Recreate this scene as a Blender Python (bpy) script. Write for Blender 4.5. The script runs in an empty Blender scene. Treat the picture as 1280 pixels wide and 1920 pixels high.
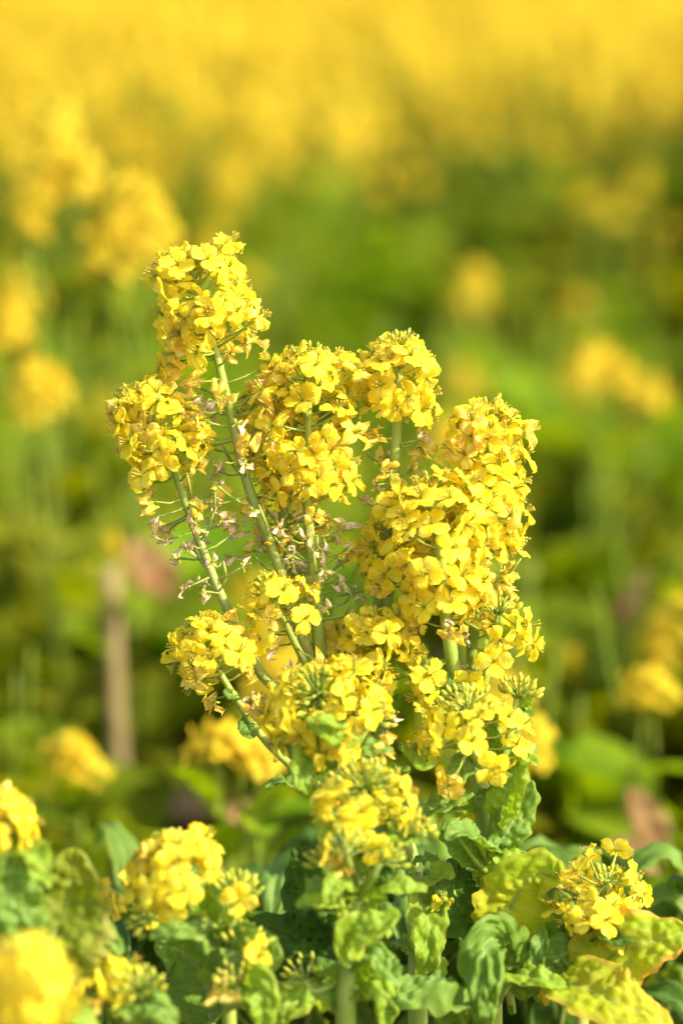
import bpy, math, random
import numpy as np
from mathutils import Vector, Matrix, noise
R = math.radians
random.seed(7)
SC = bpy.context.scene
COL = SC.collection

# ------------------------------------------------------------------ camera
PITCH = R(9.0); DIST = 1.9; FOC = 135.0; SENS = 24.0
W0 = SENS / FOC * DIST
CEN = Vector((0, 0, 0.45))
CAM = CEN + DIST * Vector((0, -math.cos(PITCH), math.sin(PITCH)))
FWD = (CEN - CAM).normalized(); RIGHT = Vector((1, 0, 0)); UP = RIGHT.cross(FWD)
cd = bpy.data.cameras.new('camera'); cam = bpy.data.objects.new('camera', cd); COL.objects.link(cam)
cam.location = CAM; cam.rotation_euler = (R(90) - PITCH, 0, 0)
cd.sensor_fit = 'HORIZONTAL'; cd.sensor_width = SENS; cd.lens = FOC
cd.clip_start = 0.05; cd.clip_end = 2000
cd.dof.use_dof = True; cd.dof.focus_distance = DIST; cd.dof.aperture_fstop = 3.7
SC.camera = cam
# ------------------------------------------------------------------ sky, sun, exposure
SUN_EL = R(36); SUN_AZ = R(116)      # azimuth measured from +Y (view direction) clockwise to +X
wd = bpy.data.worlds.new("World"); SC.world = wd; wd.use_nodes = True
nt = wd.node_tree; bg = nt.nodes['Background']
sk = nt.nodes.new('ShaderNodeTexSky'); sk.sky_type = 'NISHITA'; sk.sun_disc = False
sk.sun_elevation = SUN_EL; sk.sun_rotation = SUN_AZ; sk.dust_density = 3.0
nt.links.new(sk.outputs[0], bg.inputs[0]); bg.inputs[1].default_value = 0.15
ld = bpy.data.lights.new('sun', 'SUN'); ld.energy = 3.5; ld.angle = R(0.5); ld.color = (1.0, 0.92, 0.76)
sun = bpy.data.objects.new('sun', ld); COL.objects.link(sun)
SDIR = Vector((math.sin(SUN_AZ) * math.cos(SUN_EL), math.cos(SUN_AZ) * math.cos(SUN_EL), math.sin(SUN_EL)))
sun.rotation_euler = SDIR.to_track_quat('Z', 'Y').to_euler(); sun.location = (3, -1, 4)
vs = SC.view_settings; vs.view_transform = 'Standard'; vs.look = 'None'; vs.gamma = 1; vs.use_curve_mapping = False
vs.exposure = 1.25
SC.render.engine = 'CYCLES'
SC.cycles.use_denoising = True
SC.cycles.max_bounces = 8; SC.cycles.transmission_bounces = 6; SC.cycles.transparent_max_bounces = 6

def P(px, py, d=0.0):
    """a point of the place from photograph pixels and its depth behind the focus plane"""
    k = (DIST + d) / DIST * W0 / 1280.0
    return CAM + FWD * (DIST + d) + RIGHT * ((px - 640) * k) + UP * ((960 - py) * k)

# ------------------------------------------------------------------ materials
def mat(name, base, rough=0.55, trans=0.0, tcol=None, var=0.12, scale=60, bump=0.0, bscale=200, attr=None, c2=None, spec=0.35, objvar=0.0):
    m = bpy.data.materials.new(name); m.use_nodes = True; n = m.node_tree.nodes; l = m.node_tree.links
    pb = n['Principled BSDF']; out = n['Material Output']
    tc = n.new('ShaderNodeTexCoord')
    nz = n.new('ShaderNodeTexNoise'); nz.inputs['Scale'].default_value = scale; nz.inputs['Detail'].default_value = 4
    l.new(tc.outputs['Object'], nz.inputs['Vector'])
    mx = n.new('ShaderNodeMix'); mx.data_type = 'RGBA'
    c2_ = c2 if c2 else tuple(min(1, c * (1 + var)) for c in base)
    b_ = base if c2 else tuple(c * (1 - var) for c in base)
    mx.inputs['A'].default_value = (*b_, 1); mx.inputs['B'].default_value = (*c2_, 1)
    rp = n.new('ShaderNodeMapRange'); rp.inputs[1].default_value = 0.35; rp.inputs[2].default_value = 0.65
    l.new(nz.outputs['Fac'], rp.inputs[0]); l.new(rp.outputs[0], mx.inputs['Factor'])
    col = mx.outputs['Result']
    if attr:
        for an, ac in attr:
            at = n.new('ShaderNodeAttribute'); at.attribute_name = an
            m2 = n.new('ShaderNodeMix'); m2.data_type = 'RGBA'
            l.new(at.outputs['Fac'], m2.inputs['Factor']); l.new(col, m2.inputs['A']); m2.inputs['B'].default_value = (*ac, 1)
            col = m2.outputs['Result']
    if objvar:
        oi = n.new('ShaderNodeObjectInfo'); hs = n.new('ShaderNodeHueSaturation')
        r1 = n.new('ShaderNodeMapRange'); r1.inputs[3].default_value = 0.5 - objvar * 0.07; r1.inputs[4].default_value = 0.5 + objvar * 0.05
        r2 = n.new('ShaderNodeMapRange'); r2.inputs[3].default_value = 1 - objvar * 0.6; r2.inputs[4].default_value = 1 + objvar * 0.25
        l.new(oi.outputs['Random'], r1.inputs[0]); l.new(oi.outputs['Random'], r2.inputs[0])
        l.new(r1.outputs[0], hs.inputs['Hue']); l.new(r2.outputs[0], hs.inputs['Value']); l.new(col, hs.inputs['Color'])
        col = hs.outputs[0]
    l.new(col, pb.inputs['Base Color'])
    pb.inputs['Roughness'].default_value = rough; pb.inputs['Specular IOR Level'].default_value = spec
    if bump:
        bp = n.new('ShaderNodeBump'); bp.inputs['Strength'].default_value = bump; bp.inputs['Distance'].default_value = 0.001
        nb = n.new('ShaderNodeTexNoise'); nb.inputs['Scale'].default_value = bscale; nb.inputs['Detail'].default_value = 3
        l.new(tc.outputs['Object'], nb.inputs['Vector']); l.new(nb.outputs['Fac'], bp.inputs['Height']); l.new(bp.outputs[0], pb.inputs['Normal'])
    if trans:
        tr = n.new('ShaderNodeBsdfTranslucent'); ms = n.new('ShaderNodeMixShader'); ms.inputs[0].default_value = trans
        hm = n.new('ShaderNodeMix'); hm.data_type = 'RGBA'; hm.blend_type = 'MULTIPLY'; hm.inputs['Factor'].default_value = 1
        l.new(col, hm.inputs['A']); hm.inputs['B'].default_value = (*(tcol or (1, 1, 1)), 1)
        l.new(hm.outputs['Result'], tr.inputs[0])
        l.new(pb.outputs[0], ms.inputs[1]); l.new(tr.outputs[0], ms.inputs[2]); l.new(ms.outputs[0], out.inputs['Surface'])
    return m

M = {}
M['petal'] = mat('petal', (0.94, 0.735, 0.014), 0.55, 0.5, (1.05, 1.05, 0.9), c2=(0.97, 0.87, 0.09), scale=150, bump=0.7, bscale=600, objvar=0.12, spec=.12)
M['petal_old'] = mat('petal_old', (0.93, 0.62, 0.02), 0.6, 0.5, (1.05, 1.05, .9), c2=(0.96, 0.86, 0.22), scale=260, bump=0.6, bscale=900, objvar=0.1, spec=.15)
M['petal_dry'] = mat('petal_dry', (0.74, 0.50, 0.22), 0.7, 0.4, c2=(0.93, 0.82, 0.56), scale=300, objvar=0.25, spec=.1)
M['anther'] = mat('anther', (0.62, 0.36, 0.04), 0.6, scale=300)
M['green'] = mat('calyx', (0.42, 0.46, 0.04), 0.5, 0.2, scale=300)
M['bud'] = mat('bud', (0.32, 0.40, 0.03), 0.45, 0.2, c2=(0.62, 0.58, 0.05), scale=130, objvar=0.15)
M['stem'] = mat('stem', (0.27, 0.38, 0.04), 0.45, 0.2, c2=(0.42, 0.50, 0.10), scale=35, bump=0.25, bscale=300, attr=[('vein', (0.42, 0.28, 0.2))])
M['leaf'] = mat('leaf', (0.125, 0.225, 0.016), 0.5, 0.40, (1.7, 1.5, 0.3), spec=.25, c2=(0.16, 0.28, 0.04), scale=28, bump=0.5, bscale=350,
                attr=[('vein', (0.32, 0.44, 0.14)), ('edge', (0.30, 0.36, 0.03))])
M['leaf_lime'] = mat('leaf_lime', (0.22, 0.36, 0.02), 0.5, 0.45, (1.6, 1.5, 0.3), spec=.25, c2=(0.27, 0.40, 0.03), scale=30, bump=0.5, bscale=350,
                attr=[('vein', (0.32, 0.42, 0.10)), ('edge', (0.5, 0.34, 0.04))])
M['leaf_olive'] = mat('leaf_olive', (0.12, 0.19, 0.012), 0.55, 0.4, (1.6, 1.4, 0.3), spec=.15, c2=(0.24, 0.27, 0.015), scale=30, bump=0.5, bscale=350, attr=[('vein', (0.2, 0.28, 0.05)), ('edge', (0.40, 0.34, 0.10))])
M['leaf_yellow'] = mat('leaf_yellow', (0.26, 0.40, 0.015), 0.5, 0.5, (1.5, 1.3, 0.25), spec=.15, c2=(0.50, 0.52, 0.02), scale=25, bump=0.5, bscale=350,
                attr=[('vein', (0.42, 0.46, 0.10)), ('edge', (0.56, 0.34, 0.06))])
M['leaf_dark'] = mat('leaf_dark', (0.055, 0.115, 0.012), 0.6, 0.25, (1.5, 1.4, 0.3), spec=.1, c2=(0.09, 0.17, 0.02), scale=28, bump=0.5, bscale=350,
                attr=[('vein', (0.12, 0.20, 0.05)), ('edge', (0.06, 0.12, 0.03))])  # leaf green darkened, shade among the low leaves put into the colour
M['far_petal'] = mat('far_petal', (0.66, 0.46, 0.02), 0.7, 0.45, spec=.1, c2=(0.74, 0.57, 0.04), scale=30)
M['far_leaf'] = mat('far_leaf', (0.12, 0.20, 0.007), 0.7, 0.45, spec=.06, tcol=(1.9, 1.75, 0.2), c2=(0.26, 0.32, 0.014), scale=14, objvar=0.55)
M['far_stem'] = mat('far_stem', (0.12, 0.19, 0.015), 0.6, 0.1, spec=.1, c2=(0.20, 0.25, 0.03), scale=9)
M['dry_leaf'] = mat('dry_leaf', (0.22, 0.11, 0.04), 0.8, 0.3, spec=.05, c2=(0.32, 0.20, 0.08), scale=20)
M['old_stem'] = mat('old_stem', (0.19, 0.14, 0.05), 0.8, c2=(0.30, 0.22, 0.09), scale=40)

# ------------------------------------------------------------------ mesh helper
class MB:
    def __init__(s): s.v = []; s.f = []; s.m = []; s.mats = []; s.vein = {}; s.edge = {}
    def mi(s, m):
        if m not in s.mats: s.mats.append(m)
        return s.mats.index(m)
    def grid(s, fn, nu, nv, m, close=False):
        b = len(s.v); k = s.mi(m)
        for i in range(nu):
            for j in range(nv): s.v.append(fn(i, j))
        for i in range(nu - 1):
            for j in range(nv - (0 if close else 1)):
                j2 = (j + 1) % nv
                s.f.append((b + i * nv + j, b + i * nv + j2, b + (i + 1) * nv + j2, b + (i + 1) * nv + j)); s.m.append(k)
        return b
    def tube(s, pts, rad, m, n=6, cap=True, ridge=0.0):
        fr = frames(pts); k = s.mi(m); b = len(s.v)
        for i, (p, (t, a, c)) in enumerate(zip(pts, fr)):
            r = rad[i] if hasattr(rad, '__len__') else rad
            for j in range(n):
                an = 2 * math.pi * j / n; rr = r * (1 + ridge * (1 if j % 2 else -1))
                s.v.append(p + a * (rr * math.cos(an)) + c * (rr * math.sin(an)))
        for i in range(len(pts) - 1):
            for j in range(n):
                j2 = (j + 1) % n
                s.f.append((b + i * n + j, b + i * n + j2, b + (i + 1) * n + j2, b + (i + 1) * n + j)); s.m.append(k)
        if cap:
            s.f.append(tuple(b + j for j in reversed(range(n)))); s.m.append(k)
            e = b + (len(pts) - 1) * n
            s.f.append(tuple(e + j for j in range(n))); s.m.append(k)
        return b
    def blob(s, c, ax, L, r, m, n=6, prof=(0.0, .7, 1, .9, .5, 0.05)):
        a, b2 = perp(ax); pts = len(prof)
        base = s.grid(lambda i, j: c + ax * (L * i / (pts - 1)) + (a * math.cos(6.2832 * j / n) + b2 * math.sin(6.2832 * j / n)) * (r * max(prof[i], 0.02)), pts, n, m, True)
    def mesh(s, name, smooth=True):
        me = bpy.data.meshes.new(name); me.from_pydata([tuple(x) for x in s.v], [], s.f)
        for m in s.mats: me.materials.append(M[m])
        me.polygons.foreach_set('material_index', s.m)
        if smooth: me.polygons.foreach_set('use_smooth', [True] * len(s.f))
        for nm, dct in (('vein', s.vein), ('edge', s.edge)):
            if dct:
                a = me.attributes.new(nm, 'FLOAT', 'POINT'); arr = np.zeros(len(s.v), dtype=np.float32)
                for k_, v_ in dct.items(): arr[k_] = v_
                a.data.foreach_set('value', arr)
        me.update(); return me
    def build(s, name, parent=None): return link(name, s.mesh(name), parent)

def link(name, me, parent=None):
    o = bpy.data.objects.new(name, me); COL.objects.link(o)
    if parent is not None:
        o.parent = parent; o.matrix_parent_inverse = PINV(parent)
    return o
def world_of(o):
    m = o.matrix_basis.copy()
    if o.parent: m = world_of(o.parent) @ o.matrix_parent_inverse @ m
    return m
def PINV(o): return world_of(o).inverted()
def perp(ax):
    a = ax.cross(Vector((0.31, 0.77, 0.55))); a.normalize(); return a, ax.cross(a).normalized()
def frames(pts):
    out = []; a = None
    for i in range(len(pts)):
        t = (pts[min(i + 1, len(pts) - 1)] - pts[max(i - 1, 0)]).normalized()
        if a is None: a, _ = perp(t)
        a = (a - t * a.dot(t)).normalized(); out.append((t, a, t.cross(a)))
    return out
def smooth(ctrl, n=8):
    c = [ctrl[0] * 2 - ctrl[1]] + list(ctrl) + [ctrl[-1] * 2 - ctrl[-2]]; out = []
    for i in range(1, len(c) - 2):
        p0, p1, p2, p3 = c[i - 1:i + 3]
        for k in range(n):
            t = k / n
            out.append(0.5 * ((2 * p1) + (p2 - p0) * t + (2 * p0 - 5 * p1 + 4 * p2 - p3) * t * t + (3 * p1 - p0 - 3 * p2 + p3) * t ** 3))
    out.append(Vector(ctrl[-1])); return out
def rnd(a, b): return random.uniform(a, b)
def thing(name, label, cat, loc, group=None, kind=None):
    o = bpy.data.objects.new(name, None); COL.objects.link(o); o.location = loc; o.empty_display_size = .02
    o['label'] = label; o['category'] = cat
    if group: o['group'] = group
    return o

# ------------------------------------------------------------------ flowers
def petal(mb, az, L, w, cup, curl, ruf, m, ph, twist=0.0, nu=8, nv=7):
    ca, sa = math.cos(az), math.sin(az)
    def fn(i, j):
        t = i / (nu - 1); s = j / (nv - 1) * 2 - 1
        if t < .22: hw = 0.16 + 0.6 * (t / .22) ** 2 * 0.4
        else: hw = (max(0.0, 1 - ((t - .62) / .40) ** 2)) ** .5 if t > .62 else 0.40 + 0.60 * math.sin((t - .22) / .40 * math.pi / 2)
        hw = max(hw, 0.22 if t > .9 else 0.1)
        r = L * (t - 0.10 * t * t * abs(curl)); z = L * (cup * math.sin(min(1, t * 1.4) * 1.5) - curl * t * t)
        y = s * w * hw * 0.5
        if t > .9: r -= L * 0.07 * (abs(s) ** 2)
        z += ruf * L * (math.sin(s * 3.1 + ph) * t + math.sin(t * 7 + ph * 2 + s * 2) * 0.6 * t) - abs(s) ** 2 * L * 0.08 * t
        z += (.25 + ruf) * L * .55 * t * noise.noise(Vector((t * 4.5, s * 3.2, ph * 3)))
        y += math.sin(t * 4 + ph) * ruf * L * 0.5
        if t > .55: r += L * (.05 + ruf * .2) * noise.noise(Vector((s * 4, ph * 5, 1)))
        z += twist * y
        return Vector((r * ca - y * sa, r * sa + y * ca, z))
    mb.grid(fn, nu, nv, m)
def make_flower(kind, seed):
    random.seed(seed); mb = MB(); L = 0.0092
    if kind == 'fresh':
        for k in range(4):
            petal(mb, k * math.pi / 2 + rnd(-.18, .18), L * rnd(.92, 1.08), L * rnd(.86, 1.0), rnd(.05, .35), rnd(-.1, .3), rnd(.05, .13), 'petal', rnd(0, 6), rnd(-.3, .3))
    elif kind == 'crumpled':
        for k in range(4):
            petal(mb, k * math.pi / 2 + rnd(-.35, .35), L * rnd(.8, 1.05), L * rnd(.55, .95), rnd(.0, .7), rnd(-.3, 1.0), rnd(.14, .32), 'petal' if seed % 4 else 'petal_old', rnd(0, 6), rnd(-.9, .9))
    elif kind == 'old':
        for k in range(4):
            petal(mb, k * math.pi / 2 + rnd(-.5, .5), L * rnd(.6, .9), L * rnd(.4, .75), rnd(.3, .9), rnd(-.5, .9), rnd(.25, .45), 'petal_old', rnd(0, 6), rnd(-1.2, 1.2))
    else:
        for k in range(random.choice((2, 3, 4))):
            petal(mb, k * math.pi / 2 + rnd(-.6, .6), L * rnd(.45, .8), L * rnd(.22, .5), rnd(.3, 1.0), rnd(-.6, 1.0), rnd(.3, .55), 'petal_dry', rnd(0, 6), rnd(-1.2, 1.2), 6, 4)
    n = 6 if kind != 'dry' else 3
    for k in range(n):
        a = k * 6.283 / n + rnd(-.2, .2); r = rnd(.0011, .0019); h = rnd(.0038, .0054)
        e = Vector((math.cos(a) * r, math.sin(a) * r, h)); b = Vector((e.x * .4, e.y * .4, 0))
        mb.tube([b, e], .00018, 'green' if kind != 'dry' else 'petal_dry', 3, False)
        mb.blob(e, Vector((math.cos(a) * .5, math.sin(a) * .5, .8)).normalized(), .0013, .00042, 'anther', 4, (.4, 1, .3))
    mb.tube([Vector((0, 0, 0)), Vector((0, 0, .0052)), Vector((0, 0, .006))], [.0005, .0004, .0005], 'green', 4)
    for k in range(4):   # sepals
        a = math.pi / 4 + k * math.pi / 2
        petal(mb, a, .0040, .0018, -.1 + rnd(-.1, .3), rnd(-.3, .3), .03, 'green', 0, 0, 4, 3)
    mb.blob(Vector((0, 0, -.0022)), Vector((0, 0, 1)), .0024, .0008, 'green', 5, (.6, 1, 1.1))
    return mb
FL = {}
for kind, cnt in (('fresh', 9), ('crumpled', 9), ('old', 5), ('dry', 6)):
    FL[kind] = []
    for i in range(cnt):
        mb = make_flower(kind, 100 * len(FL) + i)
        FL[kind].append((mb.mesh({'dry': 'withered_flower', 'old': 'fading_flower'}.get(kind, 'flower')), mb))
random.seed(11)

# ------------------------------------------------------------------ stalk + raceme
class Stalk:
    def __init__(s, ctrl, r0, r1):
        """ctrl: bottom -> top, points of the place; r0 base radius, r1 radius at the top"""
        s.pts = smooth(ctrl, 8); s.n = len(s.pts); s.rad = [r0 + (r1 - r0) * (i / (s.n - 1)) ** 0.9 for i in range(s.n)]
        s.mb = MB(); b = s.mb.tube(s.pts, s.rad, 'stem', 12, True, 0.04)
        ph = rnd(0, 9)
        for k in range(len(s.mb.v)):
            v = s.mb.v[k]; s.mb.vein[k] = max(0, min(1, (noise.noise(v * 22 + Vector((ph, 0, 0))) - .12) * 1.6)) * .35
        s.fr = frames(s.pts)
        s.cum = [0]
        for i in range(s.n - 1, 0, -1): s.cum.append(s.cum[-1] + (s.pts[i] - s.pts[i - 1]).length)
        s.flowers = []
    def at(s, d):
        d = max(0, min(d, s.cum[-1]))
        for i in range(1, s.n):
            if s.cum[i] >= d:
                f = (d - s.cum[i - 1]) / max(1e-9, s.cum[i] - s.cum[i - 1]); a = s.n - i; b = a - 1
                return s.pts[a].lerp(s.pts[b], f), s.fr[a]
        return s.pts[0], s.fr[0]
    def pedicel(s, p0, p1, up, r=.00052):
        mid = p0.lerp(p1, .5) - up * (p1 - p0).length * rnd(-.02, .12)
        s.mb.tube([p0, p0.lerp(mid, .5).lerp(mid, .2), mid, p1], [r * 1.3, r, r, r * 1.2], 'stem', 5)
    def raceme(s, n_open, L, Rm, n_old=0, n_dry=0, Ld=0.06, buds=14, budR=.007, crump=.45, flat=False, pods=0, top=0.0):
        off = rnd(0, 6)
        def put(kind, d, i, rr, lift, phi, sc=1.0):
            p, (t, a, b) = s.at(d)
            az = off + i * 2.39996 + rnd(-.3, .3); rad = a * math.cos(az) + b * math.sin(az)
            up = (t * .6 + Vector((0, 0, 1)) * .4).normalized()
            q = p + rad * rr + up * lift
            s.pedicel(p, q, up)
            nrm = (rad * math.cos(phi) + up * math.sin(phi) + Vector((rnd(-.3, .3), rnd(-.3, .3), rnd(-.3, .3)))).normalized()
            s.flowers.append((kind, q + nrm * .002, nrm, rnd(0, 6.28), sc, (rad.dot(-FWD) * rr)))
        n_open = n_open if flat else int(n_open * 1.3)
        for i in range(n_open):
            f = (i + .5) / n_open; d = L * f ** (1.0)
            g = min(1, (f * L + .004) / .018) ** .55
            rr = Rm * g * (rnd(.62, 1.06) if not flat else rnd(.7, 1.08))
            lift = rr * (rnd(.35, .75) if f < .45 else rnd(-.05, .5)) + top * (1 - f)
            if i < 6: lift *= .4; rr *= .85
            elif i < 14: lift *= .75
            if flat: lift = rnd(-.010, .008) + rr * .05; rr = max(rr, Rm * .55)
            phi = rnd(.35, 1.2) if f < .4 else rnd(-.55, .9)
            kind = 'crumpled' if random.random() < crump else 'fresh'
            put(kind, d, i, rr, lift, phi, rnd(.88, 1.1) * (1 if f > .15 else .9))
        for i in range(n_old):
            d = L + (i + .5) / max(1, n_old) * Ld * .5; rr = Rm * rnd(.5, .95)
            put('old', d, i + 3, rr, rr * rnd(-.15, .4), rnd(-.8, .6), rnd(.8, 1.0))
        for i in range(n_dry):
            d = L + Ld * (.2 + .8 * (i + rnd(0, 1)) / n_dry); rr = Rm * rnd(.45, .95)
            put('dry', d, i + 5, rr, rr * rnd(-.1, .5), rnd(-.8, .8), rnd(.7, 1.0))
        for i in range(pods):
            d = L + Ld * (.3 + .8 * (i + rnd(0, 1)) / pods); p, (t, a, b) = s.at(d)
            az = rnd(0, 6.28); rad = a * math.cos(az) + b * math.sin(az); q = p + rad * rnd(.012, .02) + t * rnd(.002, .012)
            s.pedicel(p, q, t); e = q + (rad * .7 + t).normalized() * rnd(.006, .016)
            s.mb.tube([q, q.lerp(e, .5), e], [.0006, .0009, .0003], 'stem', 5)
        s.buds = (buds, budR)
    def finish(s, plant, nm='flower_stalk'):
        o = s.mb.build(nm, plant)
        nb, br = getattr(s, 'buds', (0, 0))
        if nb:
            mb = MB(); p, (t, a, b) = s.at(0); off = rnd(0, 6)
            for i in range(nb):
                f = (i + .5) / nb; az = off + i * 2.39996; th = math.acos(1 - f * .95)
                dr = (a * math.cos(az) + b * math.sin(az)) * math.sin(th) + t * math.cos(th)
                q = p + dr * br * rnd(.85, 1.1) - t * br * .2; L = rnd(.0036, .0052) * (.75 + .4 * f)
                mb.tube([p - t * .004, p.lerp(q, .6), q], [.0006, .00045, .0005], 'stem', 4)
                mb.blob(q, (dr * .75 + t * .45).normalized(), L, L * rnd(.25, .30), 'bud', 7, (.35, .85, 1, .95, .7, .25))
            mb.build('bud_cluster', o)
        return o
def add_flowers(plant, stalks):
    """the hundred flowers that show largest are pieces of their stalks, the rest of the plant's blossom is one mass"""
    allf = []
    for o, s in stalks:
        for f in s.flowers: allf.append((o, f))
    live = [x for x in allf if x[1][0] in ('fresh', 'crumpled')]
    live.sort(key=lambda x: -x[1][5]); keep = live[:100]; rest = live[100:]
    for nm, grp in (('flower', keep), ('fading_flower', [x for x in allf if x[1][0] == 'old']), ('withered_flower', [x for x in allf if x[1][0] == 'dry'])):
        for o, (kind, q, nrm, rot, sc, _) in grp:
            me = random.choice(FL[kind])[0]
            f = link(nm, me, o)
            f.matrix_basis = Matrix.Translation(q) @ (nrm.to_track_quat('Z', 'Y').to_matrix().to_4x4()) @ Matrix.Rotation(rot, 4, 'Z') @ Matrix.Scale(sc, 4)
    if rest:
        mb = MB()
        for o, (kind, q, nrm, rot, sc, _) in rest:
            src = random.choice(FL[kind])[1]; mtx = Matrix.Translation(q) @ (nrm.to_track_quat('Z', 'Y').to_matrix().to_4x4()) @ Matrix.Rotation(rot, 4, 'Z') @ Matrix.Scale(sc, 4)
            b = len(mb.v); mb.v += [mtx @ v for v in src.v]; mp = [mb.mi(m) for m in src.mats]
            mb.f += [tuple(b + i for i in f) for f in src.f]; mb.m += [mp[i] for i in src.m]
        o = mb.build('blossom', plant); o['kind'] = 'stuff'

# ------------------------------------------------------------------ leaves
def leaf_mesh(ctrl, wid, nrm, m='leaf', fold=.25, curl=.0, wave=.15, bump=.0028, lobes=0.085, yel=.10, nu=76, nv=34, petiole=.12, tip=.75, nveins=9, seed=None):
    """ctrl: base -> tip points; wid: full width in metres; nrm: the way the upper side faces"""
    pts = smooth(ctrl, 10); cum = [0]
    for i in range(1, len(pts)): cum.append(cum[-1] + (pts[i] - pts[i - 1]).length)
    T = cum[-1]
    def at(t):
        d = t * T
        for i in range(1, len(pts)):
            if cum[i] >= d or i == len(pts) - 1:
                f = (d - cum[i - 1]) / max(1e-9, cum[i] - cum[i - 1])
                return pts[i - 1].lerp(pts[i], f), i
    sd = Vector((rnd(0, 50), rnd(0, 50), rnd(0, 50))); mb = MB(); N = Vector(nrm).normalized(); rows = []
    n0 = N
    for i in range(nu):
        t = i / (nu - 1); p, k = at(t)
        tg = (pts[min(k + 1, len(pts) - 1)] - pts[max(k - 2, 0)]).normalized()
        side = tg.cross(n0)
        if side.length < .2: side = rows[-1][2] if rows else perp(tg)[0]
        side.normalize(); nn = side.cross(tg).normalized(); n0 = (nn * .8 + N * .2).normalized()
        rows.append((p, tg, side, nn))
    b = len(mb.v)
    for i in range(nu):
        t = i / (nu - 1); p, tg, side, nn = rows[i]
        tt = max(0, (t - petiole) / (1 - petiole))
        prof = (math.sin(math.pi * min(1, tt ** tip)) ** .7) if tt > 0 else 0
        for j in range(nv):
            s = j / (nv - 1) * 2 - 1; sg = 1 if s > 0 else -1
            hw = .5 * wid * prof * (1 + lobes * 2.5 * noise.noise(Vector((t * 7, sg * 3, 1)) + sd) + lobes * math.sin(t * 46 + sg + sd.x) + .9 * lobes * noise.noise(Vector((t * 34, sg * 2, 4)) + sd)) + .0014
            a = abs(s)
            x = s * hw
            z = fold * a * hw + curl * a * a * hw - .3 * fold * hw
            z += wave * hw * a ** 1.6 * (math.sin(t * 17 + sd.x + sg * 1.3) + .6 * math.sin(t * 31 + sd.y))
            z += hw * .34 * a ** 4 * noise.noise(Vector((t * T / .007, sg * 5, 9)) + sd)
            ph = (t - a * .13) * nveins
            vein = abs(math.sin(math.pi * ph)); q = vein ** .8
            amp = bump * min(1, hw / .008) * (1 - max(0, a - .8) * 3)
            cell = noise.noise(Vector((t * T / .009, x / .009, 0)) + sd) + .8 * abs(noise.noise(Vector((t * T / .0045, x / .0045, 5)) + sd))
            vd, vp = noise.voronoi(Vector((t * T / .0056, x / .0056, sd.z)))
            dome = 1 - min(1, vd[0] * 1.25) ** 2; bnd = max(0, 1 - (vd[1] - vd[0]) / .14)
            z += amp * .95 * dome
            z += amp * .8 * (.45 * q * min(1, a * 4) + 1.1 * cell + .4 * noise.noise(Vector((t * T / .003, x / .003, 3)) + sd))
            mb.v.append(p + side * x + nn * z)
            idx = b + i * nv + j
            v = max((1 - vein / .22) * .55 * (1 - a * .6) if vein < .22 else 0, 1 - a / .07 if a < .07 else 0)
            mb.vein[idx] = max(0, min(1, max(v, bnd * .2)))
            e = max(0, (a - .72) / .28) * yel * 2 + yel * (noise.noise(Vector((t * 3, s * 1.5, 7)) + sd) + .1) * 1.5 * (.3 + a)
            mb.edge[idx] = max(0, min(1, e))
    k = mb.mi(m)
    for i in range(nu - 1):
        for j in range(nv - 1):
            mb.f.append((b + i * nv + j, b + i * nv + j + 1, b + (i + 1) * nv + j + 1, b + (i + 1) * nv + j)); mb.m.append(k)
    # midrib underneath, thick at the petiole
    rib = [rows[i][0] - rows[i][3] * .0006 for i in range(0, nu - 4, 3)]
    rr = [max(.0005, .0022 * (1 - i / len(rib)) ** 1.2) for i in range(len(rib))]
    return mb, rib, rr
def leaf(plant, ctrl, wpx, nrm=(0, -.6, .8), label=None, **kw):
    c = [P(*q) for q in ctrl]; w = wpx * W0 / 1280
    mb, rib, rr = leaf_mesh(c, w, nrm, **kw)
    o = mb.build('leaf', plant)
    if wpx > 55:
        m2 = MB(); m2.tube(rib, rr, 'stem', 6); m2.build('midrib', o)
    if label: o['label'] = label
    return o
def path(q): return [P(*x) for x in q]
def ground_below(p): return Vector((p.x, p.y, 0))

def bracts(plant, q, n, size, d0, mats=('leaf', 'leaf_lime', 'leaf_lime')):
    """small curled leaves clasping a stem that runs along q"""
    c = smooth(path(q), 6)
    for k in range(n):
        b = c[int((k + rnd(0, .9)) / n * (len(c) - 1))]; az = k * 2.4 + rnd(-.4, .4); dv = Vector((math.cos(az), math.sin(az) * .8 - .15, 0)).normalized()
        L = size * rnd(.6, 1.15); z = Vector((0, 0, 1)); el = rnd(.2, 1.0)
        ct = [b, b + dv * L * .35 + z * L * .35 * el, b + dv * L * .7 + z * L * .5 * el, b + dv * L * rnd(.85, 1.05) + z * L * rnd(-.1, .45)]
        mb, rib, rr = leaf_mesh(ct, L * rnd(.38, .6), (-dv * .5 + z + Vector((0, -.5, 0))), m=random.choice(mats), bump=.0016, wave=.3, lobes=.13, fold=rnd(.1, .6), yel=.12, nu=34, nv=16)
        mb.build('leaf', plant)
#BEGIN_PLANTS
# ================================================================== the sharp plants
FRONT = (0, -1, .25)
def main_stem(plant, q, r0, r1):
    c = path(q); g = c[0].copy(); g.z = 0.0; g.x += .004
    s = Stalk([g, g.lerp(c[0], .55)] + c, r0, r1); return s
def make_plant(label, base_px, cat='flowering plant', group=None):
    b = P(*base_px); return thing('rapeseed_plant', label, cat, (b.x, b.y, 0), group)

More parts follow.
